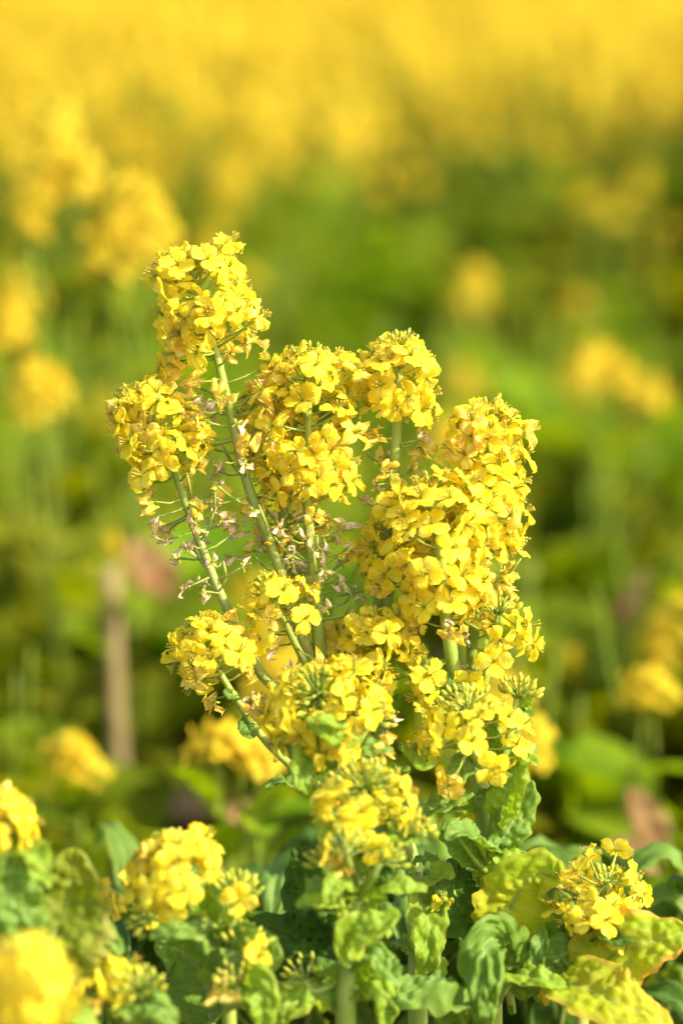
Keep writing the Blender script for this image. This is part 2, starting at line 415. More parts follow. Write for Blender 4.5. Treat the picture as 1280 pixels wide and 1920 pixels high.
# ---- tall plant in focus
A = make_plant('tall sharp rapeseed plant with the highest flower spikes over withered blossoms', (783, 1900, .03))
ms = main_stem(A, [(783, 1900, .03), (782, 1760, .03), (776, 1640, .035), (740, 1520, .035), (690, 1420, .03), (640, 1360, .025), (610, 1290, .02)], .0056, .0030)
ms.finish(A, 'stem')
st = []
s = Stalk(path([(612, 1300, .02), (580, 1230, .012), (545, 1130, .006), (505, 1010, 0), (468, 920, 0), (438, 800, 0), (412, 690, 0), (388, 600, 0), (366, 530, -.002), (354, 486, -.004)]), .0033, .0015)
s.raceme(46, .050, .0225, 15, 22, .095, 9, .005, .65, pods=7); st.append((s.finish(A), s))
s = Stalk(path([(650, 1370, .02), (560, 1310, .012), (500, 1275, .008), (455, 1200, .004), (405, 1095, 0), (352, 955, 0), (318, 860, 0), (286, 795, 0), (245, 745, 0)]), .0032, .0014)
s.raceme(34, .043, .0185, 8, 18, .065, 10, .007, .5, pods=4); st.append((s.finish(A), s))
s = Stalk(path([(640, 1350, .02), (606, 1250, .015), (596, 1180, .01), (588, 1080, .006), (577, 960, .004), (578, 820, .002), (577, 675, 0)]), .0038, .0018)
s.raceme(54, .072, .0215, 4, 24, .06, 18, .0085, .4, pods=8); st.append((s.finish(A), s))
s = Stalk(path([(690, 1420, .03), (688, 1260, .028), (708, 1150, .022), (722, 1010, .018), (738, 890, .012), (745, 760, .008), (750, 650, .005)]), .0040, .0021)
s.raceme(27, .037, .0155, 6, 6, .06, 18, .0085, .25, pods=3); st.append((s.finish(A), s))
s = Stalk(path([(622, 1320, .02), (575, 1250, .02), (548, 1130, .02), (530, 980, .015), (528, 830, .02), (497, 725, .022)]), .0034, .0016)
s.raceme(22, .048, .016, 14, 18, .085, 6, .005, .8, pods=4); st.append((s.finish(A), s))
s = Stalk(path([(640, 1500, .02), (570, 1455, 0), (500, 1392, -.012), (442, 1310, -.016), (402, 1245, -.018), (368, 1185, -.018)]), .0024, .0013)
s.raceme(20, .026, .0155, 3, 1, .03, 12, .006, .35); st.append((s.finish(A), s))
s = Stalk(path([(610, 1310, .015), (570, 1240, .0), (535, 1170, -.01), (503, 1105, -.014)]), .0022, .0012)
s.raceme(12, .022, .0165, 2, 2, .03, 14, .0065, .3); st.append((s.finish(A), s))
s = Stalk(path([(690, 1420, .02), (725, 1320, .01), (712, 1240, 0), (716, 1165, -.005)]), .0024, .0014)
s.raceme(22, .034, .0185, 0, 0, .03, 10, .006, .2); st.append((s.finish(A), s))
s = Stalk(path([(690, 1420, .03), (660, 1290, .035), (640, 1180, .035)]), .0024, .0014)
s.raceme(18, .036, .019, 3, 8, .03, 6, .005, .5); st.append((s.finish(A), s))
s = Stalk(path([(690, 1420, .02), (704, 1260, .016), (732, 1110, .012), (768, 965, .01), (772, 935, .01)]), .0026, .0016)
s.raceme(30, .045, .019, 2, 3, .04, 10, .007, .3); st.append((s.finish(A), s))
add_flowers(A, st)
leaf(A, [(690, 1225, .005), (745, 1250, -.005), (800, 1262, -.01), (835, 1240, -.01)], 46, (0, -.3, 1), m='leaf_lime')
leaf(A, [(700, 1380, .02), (720, 1330, .01), (750, 1300, 0)], 40, (.5, -.8, .4), m='leaf')
leaf(A, [(780, 1690, .02), (805, 1660, -.005), (830, 1640, -.01), (850, 1650, -.02)], 48, (-.1, -.7, .7), m='leaf_lime', fold=.5)
leaf(A, [(785, 1640, .02), (800, 1720, -.01), (802, 1790, -.015), (785, 1830, -.01)], 66, (.2, -1, .3), m='leaf_lime')
leaf(A, [(570, 1456, 0), (545, 1470, -.01), (520, 1468, -.015), (500, 1480, -.02)], 26, (0, -.4, 1), m='leaf')
leaf(A, [(470, 1345, -.012), (462, 1362, -.014), (475, 1385, -.016)], 22, (0, -1, .5), m='leaf')
leaf(A, [(445, 1300, -.016), (432, 1303, -.018), (420, 1292, -.02)], 12, (0, -1, .5), m='leaf')

# ---- right plant
B = make_plant('rapeseed plant with thick pale green stem, long spike above a dense blossom cluster', (918, 1740, .0))
ms = main_stem(B, [(920, 1780, 0), (916, 1690, 0), (912, 1600, 0), (905, 1500, .005), (896, 1430, .008)], .0056, .0042); ms.finish(B, 'stem')
st = []
s = Stalk(path([(898, 1440, .008), (890, 1320, .012), (885, 1220, .01), (900, 1090, .006), (918, 960, .003), (920, 860, 0), (914, 775, 0)]), .0036, .0018)
s.raceme(46, .074, .0162, 8, 3, .04, 8, .006, .45, pods=3); st.append((s.finish(B), s))
s = Stalk(path([(898, 1440, .008), (872, 1340, -.002), (853, 1265, -.008), (838, 1170, -.012), (828, 1060, -.014), (818, 980, -.014), (806, 915, -.012)]), .0042, .0022)
s.raceme(38, .064, .0195, 3, 2, .02, 14, .008, .2); st.append((s.finish(B), s))
s = Stalk(path([(885, 1360, .0), (905, 1290, -.006), (925, 1210, -.01), (935, 1140, -.012)]), .0026, .0014)
s.raceme(13, .018, .0185, 0, 1, .02, 18, .009, .2, flat=True); st.append((s.finish(B), s))
s = Stalk(path([(896, 1440, 0), (880, 1400, -.03), (875, 1325, -.045)]), .0026, .0016)
s.raceme(27, .030, .0235, 0, 0, .02, 24, .011, .1, flat=True); st.append((s.finish(B), s))
s = Stalk(path([(912, 1600, 0), (925, 1540, -.01), (940, 1440, -.015), (962, 1350, -.018), (972, 1300, -.018)]), .0028, .0018)
s.raceme(0, .01, .01, 0, 0, .02, 30, .0085); st.append((s.finish(B), s))
s = Stalk(path([(880, 1340, 0), (815, 1300, -.01), (790, 1262, -.015)]), .002, .0012)
s.raceme(3, .012, .014, 0, 0, .02, 16, .007); st.append((s.finish(B), s))
add_flowers(B, st)
leaf(B, [(912, 1260, -.005), (925, 1215, -.012), (940, 1190, -.016), (960, 1190, -.018)], 50, (.4, -.8, .5), m='leaf_lime')
leaf(B, [(940, 1450, -.015), (965, 1440, -.02), (985, 1425, -.03), (1010, 1436, -.035)], 36, (0, -.5, .9), m='leaf_lime')
leaf(B, [(922, 1560, -.01), (945, 1510, -.02), (970, 1450, -.025), (985, 1410, -.02)], 62, (-.5, -.9, .3), m='leaf_lime', bump=.0022)
leaf(B, [(915, 1610, -.01), (950, 1560, -.015), (975, 1500, -.01), (965, 1440, 0)], 66, (.3, -.9, .5), m='leaf')
leaf(B, [(918, 1620, .0), (895, 1580, -.03), (860, 1560, -.045), (835, 1575, -.05)], 60, (.2, -.6, 1), m='leaf', fold=.4, bump=.003)
leaf(B, [(915, 1640, .0), (880, 1600, -.02), (850, 1550, -.03), (870, 1520, -.02)], 56, (-.5, -.5, .8), m='leaf')
leaf(B, [(920, 1790, -.005), (960, 1700, -.015), (1000, 1640, -.02), (1060, 1650, -.03)], 130, (.1, -1, .45), label='bright yellow-green leaf with sunlit purple-edged margin', m='leaf_yellow', fold=.15, bump=.0028, wave=.12)
leaf(B, [(920, 1770, -.005), (960, 1690, -.005), (960, 1620, -.005), (940, 1590, .0)], 90, (.5, -1, .3), m='leaf_lime', wave=.15)
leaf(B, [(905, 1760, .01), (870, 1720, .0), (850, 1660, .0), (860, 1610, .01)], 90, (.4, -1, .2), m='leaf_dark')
leaf(B, [(960, 1900, -.01), (940, 1770, -.03), (905, 1745, -.06), (905, 1830, -.085), (915, 1925, -.08)], 96, (-.25, -.9, .55), label='deeply wrinkled leaf arching over and hanging down', m='leaf', bump=.0062, wave=.14, fold=-.15, nveins=11, yel=.05)
leaf(B, [(890, 1960, -.03), (850, 1885, -.07), (790, 1868, -.09), (715, 1900, -.1)], 120, (-.1, -.6, 1), m='leaf', bump=.0068, wave=.12, fold=-.25, nveins=11, yel=.05)
leaf(B, [(935, 1800, -.01), (990, 1850, -.03), (1010, 1780, -.04), (1015, 1740, -.03)], 40, (-.4, -1, .2), m='leaf')
leaf(B, [(930, 1880, -.02), (960, 1840, -.05), (1010, 1840, -.06), (1060, 1850, -.06)], 70, (.1, -.6, .9), m='leaf_lime')
leaf(B, [(896, 1435, 0), (870, 1430, -.02), (850, 1470, -.03), (850, 1500, -.03)], 40, (.2, -1, .4), m='leaf')
leaf(B, [(905, 1500, 0), (850, 1500, -.02), (800, 1530, -.03), (770, 1560, -.03)], 44, (.0, -.5, 1), m='leaf', fold=.5)
leaf(B, [(893, 1330, 0), (880, 1300, -.01), (820, 1260, -.01), (810, 1240, -.01)], 26, (0, -.8, .7), m='leaf')
leaf(B, [(938, 1420, -.01), (920, 1390, -.02), (918, 1350, -.025), (935, 1335, -.02)], 38, (-.3, -.9, .4), m='leaf')
leaf(B, [(968, 1330, -.018), (985, 1320, -.02), (1000, 1305, -.024)], 20, (0, -.9, .7), m='leaf_lime')
leaf(B, [(760, 1420, 0), (770, 1400, -.03), (790, 1440, -.05), (820, 1430, -.05)], 30, (0, -.6, .9), m='leaf_lime')

# ---- front plant
C = make_plant('short front rapeseed plant with ribbed purplish stem, soft green buds and two low flower clusters', (652, 1900, -.09))
ms = main_stem(C, [(648, 1910, -.09), (652, 1820, -.09), (662, 1740, -.09), (668, 1640, -.09), (676, 1560, -.09)], .0058, .0034); ms.finish(C, 'stem')
st = []
s = Stalk(path([(676, 1570, -.09), (682, 1520, -.095), (688, 1475, -.10)]), .0030, .0020)
s.raceme(20, .018, .0235, 0, 0, .02, 36, .0150, .2, flat=True); st.append((s.finish(C), s))
s = Stalk(path([(664, 1700, -.085), (640, 1560, -.06), (626, 1440, -.05), (612, 1370, -.055), (598, 1310, -.065), (592, 1300, -.07)]), .0030, .0022)
s.raceme(36, .026, .0255, 0, 0, .02, 30, .0110, .15, flat=True); st.append((s.finish(C), s))
for q, nb, nf in (([(655, 1760, -.09), (640, 1700, -.1), (628, 1650, -.105), (618, 1615, -.105)], 20, 1), ([(676, 1590, -.09), (730, 1600, -.1), (765, 1580, -.1), (770, 1560, -.1)], 20, 0),
               ([(668, 1690, -.09), (700, 1640, -.11), (716, 1610, -.11)], 18, 0), ([(626, 1440, -.05), (665, 1400, -.06), (700, 1345, -.06)], 16, 0),
               ([(650, 1830, -.09), (590, 1860, -.09), (566, 1830, -.09)], 14, 0), ([(668, 1650, -.09), (650, 1610, -.12), (655, 1590, -.12)], 12, 1)):
    s = Stalk(path(q), .0022, .0014); s.raceme(nf, .008, .012, 0, 0, .02, nb, .0095); st.append((s.finish(C), s))
add_flowers(C, st)
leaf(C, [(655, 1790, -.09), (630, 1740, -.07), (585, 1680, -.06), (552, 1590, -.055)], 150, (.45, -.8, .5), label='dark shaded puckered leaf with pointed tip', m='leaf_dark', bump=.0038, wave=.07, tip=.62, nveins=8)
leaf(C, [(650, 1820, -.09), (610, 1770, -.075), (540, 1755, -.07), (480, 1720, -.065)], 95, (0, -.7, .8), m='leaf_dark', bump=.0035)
leaf(C, [(655, 1800, -.095), (640, 1760, -.11), (690, 1745, -.12), (750, 1712, -.12)], 66, (0, -.7, .6), m='leaf_lime', fold=.6, wave=.1)
leaf(C, [(660, 1880, -.085), (700, 1825, -.09), (722, 1870, -.1), (720, 1930, -.1)], 54, (.2, -1, .3), m='leaf_lime', bump=.003)
leaf(C, [(655, 1830, -.09), (700, 1800, -.1), (730, 1825, -.11), (752, 1850, -.11)], 50, (.2, -.5, 1), m='leaf', bump=.003)
leaf(C, [(640, 1900, -.085), (590, 1870, -.09), (545, 1885, -.1), (490, 1930, -.1)], 74, (0, -.6, .9), m='leaf_lime')
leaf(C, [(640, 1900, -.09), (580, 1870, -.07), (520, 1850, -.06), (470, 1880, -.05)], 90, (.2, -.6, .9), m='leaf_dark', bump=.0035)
leaf(C, [(622, 1420, -.055), (590, 1390, -.07), (560, 1365, -.07), (520, 1370, -.07)], 42, (0, -.6, .9), m='leaf_lime')
leaf(C, [(622, 1430, -.055), (660, 1420, -.06), (700, 1405, -.07), (735, 1410, -.07)], 44, (0, -.6, .9), m='leaf')
leaf(C, [(620, 1440, -.05), (575, 1420, -.07), (565, 1460, -.08), (580, 1490, -.08)], 54, (.1, -1, .4), m='leaf_lime')
leaf(C, [(618, 1390, -.055), (640, 1370, -.08), (610, 1350, -.09), (590, 1345, -.09)], 36, (0, -.8, .7), m='leaf_lime')
leaf(C, [(615, 1400, -.055), (590, 1360, -.08), (640, 1392, -.085), (680, 1388, -.085)], 34, (0, -.7, .7), m='leaf_lime')
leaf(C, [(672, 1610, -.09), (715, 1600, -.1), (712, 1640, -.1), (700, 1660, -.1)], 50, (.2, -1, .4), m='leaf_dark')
leaf(C, [(668, 1680, -.09), (720, 1670, -.1), (760, 1665, -.1), (800, 1670, -.1)], 36, (0, -.6, .9), m='leaf_lime')
leaf(C, [(660, 1710, -.09), (620, 1700, -.1), (585, 1690, -.11), (555, 1700, -.11)], 34, (0, -.6, .9), m='leaf_lime')
leaf(C, [(668, 1660, -.09), (640, 1650, -.11), (620, 1670, -.12), (615, 1700, -.12)], 40, (0, -1, .5), m='leaf_lime')

# ---- right small plant
D = make_plant('small rapeseed plant with one domed yellow head above large yellowing red-edged leaves', (1100, 1860, -.02))
ms = main_stem(D, [(1090, 1900, -.02), (1104, 1800, -.02), (1118, 1720, -.025)], .004, .003); ms.finish(D, 'stem')
st = []
s = Stalk(path([(1118, 1730, -.025), (1128, 1690, -.03), (1140, 1650, -.035)]), .0028, .0018)
s.raceme(20, .016, .021, 0, 0, .02, 8, .006, .15, flat=True); st.append((s.finish(D), s))
for q in ([(1110, 1770, -.02), (1160, 1740, -.03), (1178, 1710, -.03)], [(1104, 1790, -.02), (1150, 1765, -.035), (1170, 1735, -.04)], [(1112, 1740, -.02), (1085, 1700, -.02), (1080, 1680, -.02)]):
    s = Stalk(path(q), .0018, .0012); s.raceme(1, .01, .012, 0, 0, .02, 12, .007); st.append((s.finish(D), s))
add_flowers(D, st)
leaf(D, [(1080, 1880, -.02), (1140, 1800, -.04), (1210, 1770, -.05), (1300, 1750, -.05)], 130, (-.1, -.9, .5), label='yellow-green leaf with red-brown curled edge', m='leaf_yellow', bump=.003, wave=.14, yel=.5)
leaf(D, [(1010, 1860, -.03), (1080, 1850, -.06), (1150, 1880, -.08), (1260, 1930, -.08)], 130, (.1, -.7, .8), label='wide yellow leaf turning orange at its rim', m='leaf_yellow', bump=.003, wave=.12, yel=.4)
leaf(D, [(1100, 1800, -.02), (1060, 1790, -.03), (1030, 1830, -.03), (1010, 1880, -.03)], 76, (-.2, -.9, .6), m='leaf')
leaf(D, [(1110, 1780, -.02), (1130, 1760, -.04), (1160, 1765, -.05), (1190, 1760, -.05)], 30, (0, -.8, .8), m='leaf_dark')
leaf(D, [(1100, 1790, -.02), (1085, 1740, -.03), (1075, 1710, -.02)], 40, (-.2, -.9, .4), m='leaf')

# ---- front-left plants
E = make_plant('rapeseed plant at lower edge with a yellow head leaning over and pale buds beside it', (410, 1900, -.10))
ms = main_stem(E, [(430, 1920, -.1), (425, 1860, -.1), (420, 1790, -.1), (400, 1740, -.1)], .0036, .0028); ms.finish(E, 'stem')
st = []
s = Stalk(path([(402, 1745, -.1), (360, 1700, -.105), (335, 1650, -.11), (312, 1595, -.11)]), .0026, .0018)
s.raceme(20, .022, .0205, 0, 0, .02, 20, .009, .2); st.append((s.finish(E), s))
for q, nb in (([(422, 1790, -.1), (436, 1730, -.11), (446, 1670, -.11)], 26), ([(425, 1850, -.1), (455, 1800, -.11), (462, 1770, -.11)], 16), ([(402, 1750, -.1), (330, 1730, -.11), (275, 1720, -.11)], 16),
              ([(428, 1890, -.1), (450, 1880, -.12), (440, 1840, -.12)], 16)):
    s = Stalk(path(q), .002, .0013); s.raceme(1, .01, .013, 0, 0, .02, nb, .009); st.append((s.finish(E), s))
add_flowers(E, st)
leaf(E, [(415, 1780, -.1), (370, 1760, -.11), (330, 1745, -.12), (280, 1760, -.12)], 60, (0, -.6, .9), m='leaf')
leaf(E, [(420, 1800, -.1), (450, 1760, -.11), (480, 1740, -.12)], 44, (-.2, -.8, .6), m='leaf')
leaf(E, [(425, 1840, -.1), (460, 1850, -.12), (490, 1860, -.13), (490, 1930, -.13)], 70, (.2, -1, .3), m='leaf_lime')
leaf(E, [(405, 1750, -.1), (385, 1700, -.1), (370, 1660, -.1)], 44, (-.2, -.9, .4), m='leaf_lime')
leaf(E, [(400, 1950, -.09), (385, 1850, -.07), (350, 1790, -.06), (290, 1770, -.06)], 150, (-.35, -1, .3), m='leaf', bump=.003, wave=.06, label='broad soft green leaf standing upright')
leaf(E, [(430, 1900, -.1), (470, 1820, -.1), (500, 1790, -.1), (480, 1740, -.1)], 60, (.2, -1, .3), m='leaf')

F = make_plant('little rapeseed plant with one pale flower head and green buds at bottom edge', (200, 1940, -.14))
ms = main_stem(F, [(225, 1980, -.14), (222, 1930, -.14)], .003, .0026); ms.finish(F, 'stem')
st = []
s = Stalk(path([(222, 1960, -.14), (205, 1900, -.14), (185, 1855, -.145), (180, 1825, -.15)]), .002, .0013)
s.raceme(13, .014, .0165, 0, 0, .02, 10, .006, .2); st.append((s.finish(F), s))
s = Stalk(path([(225, 1960, -.14), (262, 1900, -.15), (262, 1850, -.155)]), .002, .0013)
s.raceme(0, .014, .0165, 0, 0, .02, 22, .010); st.append((s.finish(F), s))
s = Stalk(path([(225, 1960, -.14), (225, 1900, -.14), (232, 1875, -.145)]), .0018, .0012)
s.raceme(0, .014, .0165, 0, 0, .02, 16, .008); st.append((s.finish(F), s))
add_flowers(F, st)
leaf(F, [(225, 1960, -.14), (255, 1900, -.15), (270, 1870, -.15), (295, 1850, -.15)], 40, (-.1, -.9, .6), m='leaf_lime')
leaf(F, [(225, 1950, -.14), (240, 1900, -.15), (290, 1890, -.16), (330, 1930, -.16)], 70, (.1, -.6, .9), m='leaf')

G = make_plant('out-of-focus rapeseed plant with a big yellow head nearest the camera', (60, 1960, -.34))
ms = main_stem(G, [(80, 2050, -.36), (75, 1960, -.36)], .004, .003); ms.finish(G, 'stem')
s = Stalk(path([(75, 1990, -.36), (55, 1890, -.36), (30, 1800, -.36)]), .003, .002)
s.raceme(24, .026, .0125, 0, 0, .02, 10, .007, .2, top=.005); st = [(s.finish(G), s)]
add_flowers(G, st)
H = make_plant('blurred rapeseed plant with a round yellow head over a broad olive leaf', (40, 1900, -.14))
ms = main_stem(H, [(60, 2000, -.16), (50, 1850, -.16), (35, 1700, -.16)], .003, .0026); ms.finish(H, 'stem')
s = Stalk(path([(36, 1720, -.16), (10, 1600, -.16), (-10, 1505, -.16)]), .0026, .0018)
s.raceme(18, .024, .013, 0, 0, .02, 10, .007, .2); st = [(s.finish(H), s)]
add_flowers(H, st)
leaf(H, [(55, 1900, -.16), (90, 1780, -.15), (130, 1680, -.14), (140, 1590, -.14)], 190, (-.2, -1, .35), m='leaf_olive', bump=.003, yel=.2, wave=.16, label='broad olive leaf with pale wavy margin')
leaf(H, [(50, 1800, -.16), (30, 1720, -.17), (20, 1640, -.17), (50, 1600, -.17)], 90, (.2, -1, .35), m='leaf')
leaf(H, [(60, 1850, -.14), (110, 1770, -.13), (170, 1750, -.13), (230, 1790, -.13)], 70, (.2, -.7, .7), m='leaf', bump=.0045)
bracts(H, [(60, 1950, -.16), (50, 1850, -.16), (30, 1680, -.16), (15, 1590, -.16)], 12, .026, 0)

random.seed(77)
bracts(C, [(650, 1880, -.09), (660, 1740, -.09), (668, 1640, -.09), (678, 1560, -.09)], 13, .022, 0)
bracts(C, [(664, 1700, -.085), (640, 1560, -.06), (626, 1440, -.05), (612, 1370, -.055)], 10, .019, 0)
bracts(C, [(655, 1760, -.09), (640, 1700, -.1), (618, 1625, -.105)], 5, .014, 0)
bracts(C, [(676, 1590, -.09), (730, 1600, -.1), (765, 1580, -.1)], 5, .015, 0)
bracts(B, [(916, 1690, 0), (912, 1600, 0), (900, 1450, .005), (880, 1350, .0)], 9, .022, 0)
bracts(B, [(925, 1540, -.01), (940, 1440, -.015), (968, 1320, -.018)], 6, .015, 0)
bracts(B, [(880, 1340, 0), (815, 1300, -.01), (795, 1270, -.015)], 5, .013, 0)
bracts(A, [(783, 1860, .02), (782, 1760, .02), (776, 1640, .02), (740, 1520, .025), (690, 1420, .02)], 9, .022, 0)
bracts(E, [(428, 1890, -.1), (422, 1790, -.1), (400, 1740, -.1), (350, 1680, -.105)], 9, .018, 0)
bracts(E, [(422, 1790, -.1), (436, 1730, -.11), (446, 1690, -.11)], 4, .013, 0)
bracts(D, [(1095, 1880, -.02), (1110, 1780, -.02), (1125, 1700, -.03)], 7, .016, 0)
for i, (q, lab) in enumerate((((957, 1765, -.03), 'fallen yellow blossom caught between the wrinkled leaf and yellow-green leaf'), ((828, 1690, -.015), 'tiny fallen yellow blossom on the leaf edge beside the thick stem'),
                   ((652, 1398, -.088), 'single fallen yellow petal cluster on the leaves under the front head'))):
    o = link('fallen_blossom', FL['crumpled'][i][0]); o.location = P(*q); o.rotation_euler = (rnd(.6, 1.4), rnd(-.5, .5), rnd(0, 6)); o.scale = (.8,) * 3
    o['label'] = lab; o['category'] = 'blossom'
#END_PLANTS

# ================================================================== background plants
def gray(mb, m, p0, leafL, az, el, w, droop=.5):
    """a coarse leaf: 4 x 2 bent quads"""
    d = Vector((math.cos(az), math.sin(az), 0)); side = Vector((-math.sin(az), math.cos(az), 0)); nu = 5
    tw = rnd(-.5, .5)
    def fn(i, j):
        t = i / (nu - 1); s = j - 1
        p = p0 + d * (leafL * t * math.cos(el)) + Vector((0, 0, 1)) * (leafL * (t * math.sin(el) - droop * t * t * .6))
        hw = w * .5 * math.sin(math.pi * min(1, .12 + t * .86))
        return p + side * (s * hw) + Vector((0, 0, abs(s) * hw * .35 + tw * s * hw))
    mb.grid(fn, nu, 3, m)
def quad_flower(mb, q, nrm, r, m):
    a, b = perp(nrm); ph = rnd(0, 1.5)
    for k in range(2):
        c, s_ = math.cos(ph + k * 1.57), math.sin(ph + k * 1.57); u = a * c + b * s_; v = b * c - a * s_
        b0 = len(mb.v); mb.v += [q + u * r + v * r * .45, q + u * r - v * r * .45, q - u * r - v * r * .45, q - u * r + v * r * .45]
        mb.f.append((b0, b0 + 1, b0 + 2, b0 + 3)); mb.m.append(mb.mi(m))
def head_mb(n, L, Rm, seed):
    random.seed(seed); mb = MB()
    for i in range(n):
        f = (i + .5) / n; az = i * 2.4 + rnd(-.3, .3); rr = Rm * min(1, (f * L + .006) / .022) ** .6 * rnd(.5, 1.05)
        q = Vector((math.cos(az) * rr, math.sin(az) * rr, -f * L + rr * .4))
        nrm = Vector((math.cos(az), math.sin(az), rnd(0, 1.2))).normalized()
        for k in range(4):
            a, b = perp(nrm); an = rnd(0, .5) + k * 1.57; u = a * math.cos(an) + b * math.sin(an); v = nrm.cross(u)
            r = .0088; z = nrm * rnd(-.002, .004); b0 = len(mb.v)
            mb.v += [q + u * r * .1, q + u * r * .6 + v * r * .48 + z * .5, q + u * r + z, q + u * r * .6 - v * r * .48 + z * .5]
            mb.f.append((b0, b0 + 1, b0 + 2, b0 + 3)); mb.m.append(mb.mi('far_petal'))
    mb.tube([Vector((0, 0, -L - .03)), Vector((0, 0, 0))], [.0022, .001], 'far_stem', 4)
    for i in range(8):
        az = i * 2.4; mb.blob(Vector((math.cos(az) * .005, math.sin(az) * .005, .001)), Vector((math.cos(az) * .4, math.sin(az) * .4, .9)).normalized(), .005, .0014, 'bud', 4, (.4, 1, .3))
    return mb
HEADS = [head_mb(n, L, Rm, 900 + i) for i, (n, L, Rm) in enumerate(((30, .045, .024), (40, .07, .026), (24, .03, .022), (34, .055, .02), (14, .016, .016)))]
HME = [h.mesh('flower_head', False) for h in HEADS]
def bg_parts(height, nstem, nleaf, leafL, seed, spread=.16, leaftop=.6, tag_=''):
    """spec of a background plant at the origin: stem mesh, foliage mesh, heads (position, which)"""
    random.seed(seed); sm = MB(); fm = MB(); heads = []
    mainh = height * .5
    sm.tube([Vector((0, 0, 0)), Vector((rnd(-.01, .01), rnd(-.01, .01), mainh))], [.007, .005], 'far_stem', 6)
    for k in range(nstem):
        az = k * 2.4 + rnd(-.4, .4); r = spread * rnd(.2, 1); h = height * rnd(.78, 1.0)
        z0 = rnd(.1, .8) * mainh; top = Vector((math.cos(az) * r, math.sin(az) * r, h))
        p = smooth([Vector((0, 0, z0)), Vector((math.cos(az) * r * .7, math.sin(az) * r * .7, z0 + (h - z0) * .45)), top], 4)
        sm.tube(p, [.004 + (.0016 - .004) * i / (len(p) - 1) for i in range(len(p))], 'far_stem', 5)
        heads.append((top, random.randrange(4)))
        for q in range(2):
            t = random.choice(p[1:7]); gray(fm, 'far_leaf', t, leafL * rnd(.25, .5), rnd(0, 6.28), rnd(.1, .9), leafL * rnd(.12, .22))
    for k in range(nleaf):
        f = rnd(0, 1); gray(fm, 'far_leaf', Vector((0, 0, mainh * f * leaftop / .6 + .02)), leafL * rnd(.6, 1) * (1 - .4 * f), k * 2.4 + rnd(-.3, .3), rnd(.2, 1.1), leafL * rnd(.3, .5), rnd(.3, 1))
    if tag_ == 'low': heads = [(p, 4 if i % 2 else 2) for i, (p, k) in enumerate(heads)]
    if tag_ == 'mid': heads = [(p, 4) for i, (p, k) in enumerate(heads)]
    return sm, fm, heads
TALL = [bg_parts(.56, 9, 16, .22, 40 + i) for i in range(6)]
MID = [bg_parts(.44, 4, 16, .22, 60 + i, .12, .6, 'mid') for i in range(4)]
LOW = [bg_parts(.29, 3, 30, .20, 80 + i, .09, .6, 'low') for i in range(4)]
VAR = {}
for nm, lst in (('tall', TALL), ('mid', MID), ('low', LOW)):
    VAR[nm] = [(s_.mesh('stem'), f_.mesh('foliage'), h_) for s_, f_, h_ in lst]
random.seed(21)
def place(kind, x, y, label, group, sc=1.0, hd=None, var=None):
    smh, fmh, hs = random.choice(VAR[kind]) if var is None else VAR[kind][var]
    t = thing('rapeseed_plant', label, 'flowering plant', (x, y, 0), group)
    t.rotation_euler = (0, 0, rnd(0, 6.28)); t.scale = (sc,) * 3
    for nm, me in (('stem', smh), ('foliage', fmh)):
        o = bpy.data.objects.new(nm, me); COL.objects.link(o); o.parent = t
    for i, (p, k) in enumerate(hs if hd is None else hs[:hd]):
        o = bpy.data.objects.new('flower_head', HME[k]); COL.objects.link(o); o.parent = t; o.location = p
        o.rotation_euler = (rnd(-.2, .2), rnd(-.2, .2), rnd(0, 6))
    return t

# background plants one can tell apart: each with its own heads, stems and leaves
def bg_plant(label, heads, base=None, nleaf=8, lm='far_leaf', leafL=.16, stemr=.003, group=None, low=0.0):
    hp = [(P(px, py, d), k, sc) for px, py, d, k, sc in heads]
    c = sum((h[0] for h in hp), Vector()) / len(hp)
    t = thing('rapeseed_plant', label, 'flowering plant', (c.x + rnd(-.01, .01), c.y, 0), group)
    sm = MB(); fm = MB(); b = Vector((t.location.x, t.location.y, 0)); split = c.z * rnd(.35, .5)
    j = Vector((b.x, b.y, split)); sm.tube([b, b.lerp(j, .5), j], [stemr * 1.6, stemr * 1.4, stemr * 1.2], 'far_stem', 6)
    for p, k, sc in hp:
        q = smooth([j, j.lerp(p, .5) + Vector(((p.x - j.x) * .25, (p.y - j.y) * .25, 0)), p - Vector((0, 0, .02))], 5)
        sm.tube(q, [stemr * (1.1 - .6 * i / (len(q) - 1)) for i in range(len(q))], 'far_stem', 5)
        for i in range(3):
            x = random.choice(q[1:8]); gray(fm, lm, x, leafL * rnd(.25, .5), rnd(0, 6.28), rnd(.2, 1), leafL * rnd(.12, .22))
    for i in range(nleaf): gray(fm, lm, b + Vector((0, 0, rnd(.02, split))), leafL * rnd(.7, 1.1), i * 2.4, rnd(.2, 1.1), leafL * rnd(.3, .5), rnd(.3, 1))
    sm.build('stem', t); fm.build('foliage', t)
    for p, k, sc in hp:
        o = link('flower_head', HME[k], t); o.matrix_basis = Matrix.Translation(p) @ Matrix.Rotation(rnd(0, 6), 4, 'Z') @ Matrix.Rotation(rnd(-.3, .3), 4, 'X') @ Matrix.Scale(sc, 4)
    return t
random.seed(33)
bg_plant('blurred tall plant whose big head stands highest of all the soft heads', [(100, 205, 1.15, 1, 1.15), (150, 290, 1.15, 0, .9), (62, 330, 1.15, 0, .8), (60, 410, 1.15, 4, .9)])
bg_plant('blurred plant with one oval head just above and beside the sharp spike', [(245, 345, 1.0, 1, 1.1), (285, 390, 1.0, 0, .9), (210, 400, 1.0, 2, .9)])
bg_plant('blurred plant with soft yellow head near the border, under the highest soft head', [(45, 530, 1.25, 3, 1.1), (15, 570, 1.25, 0, 1)])
bg_plant('blurred plant with small round head low beneath two larger soft heads', [(62, 690, 1.0, 0, 1.0), (95, 710, 1.0, 4, 1)])
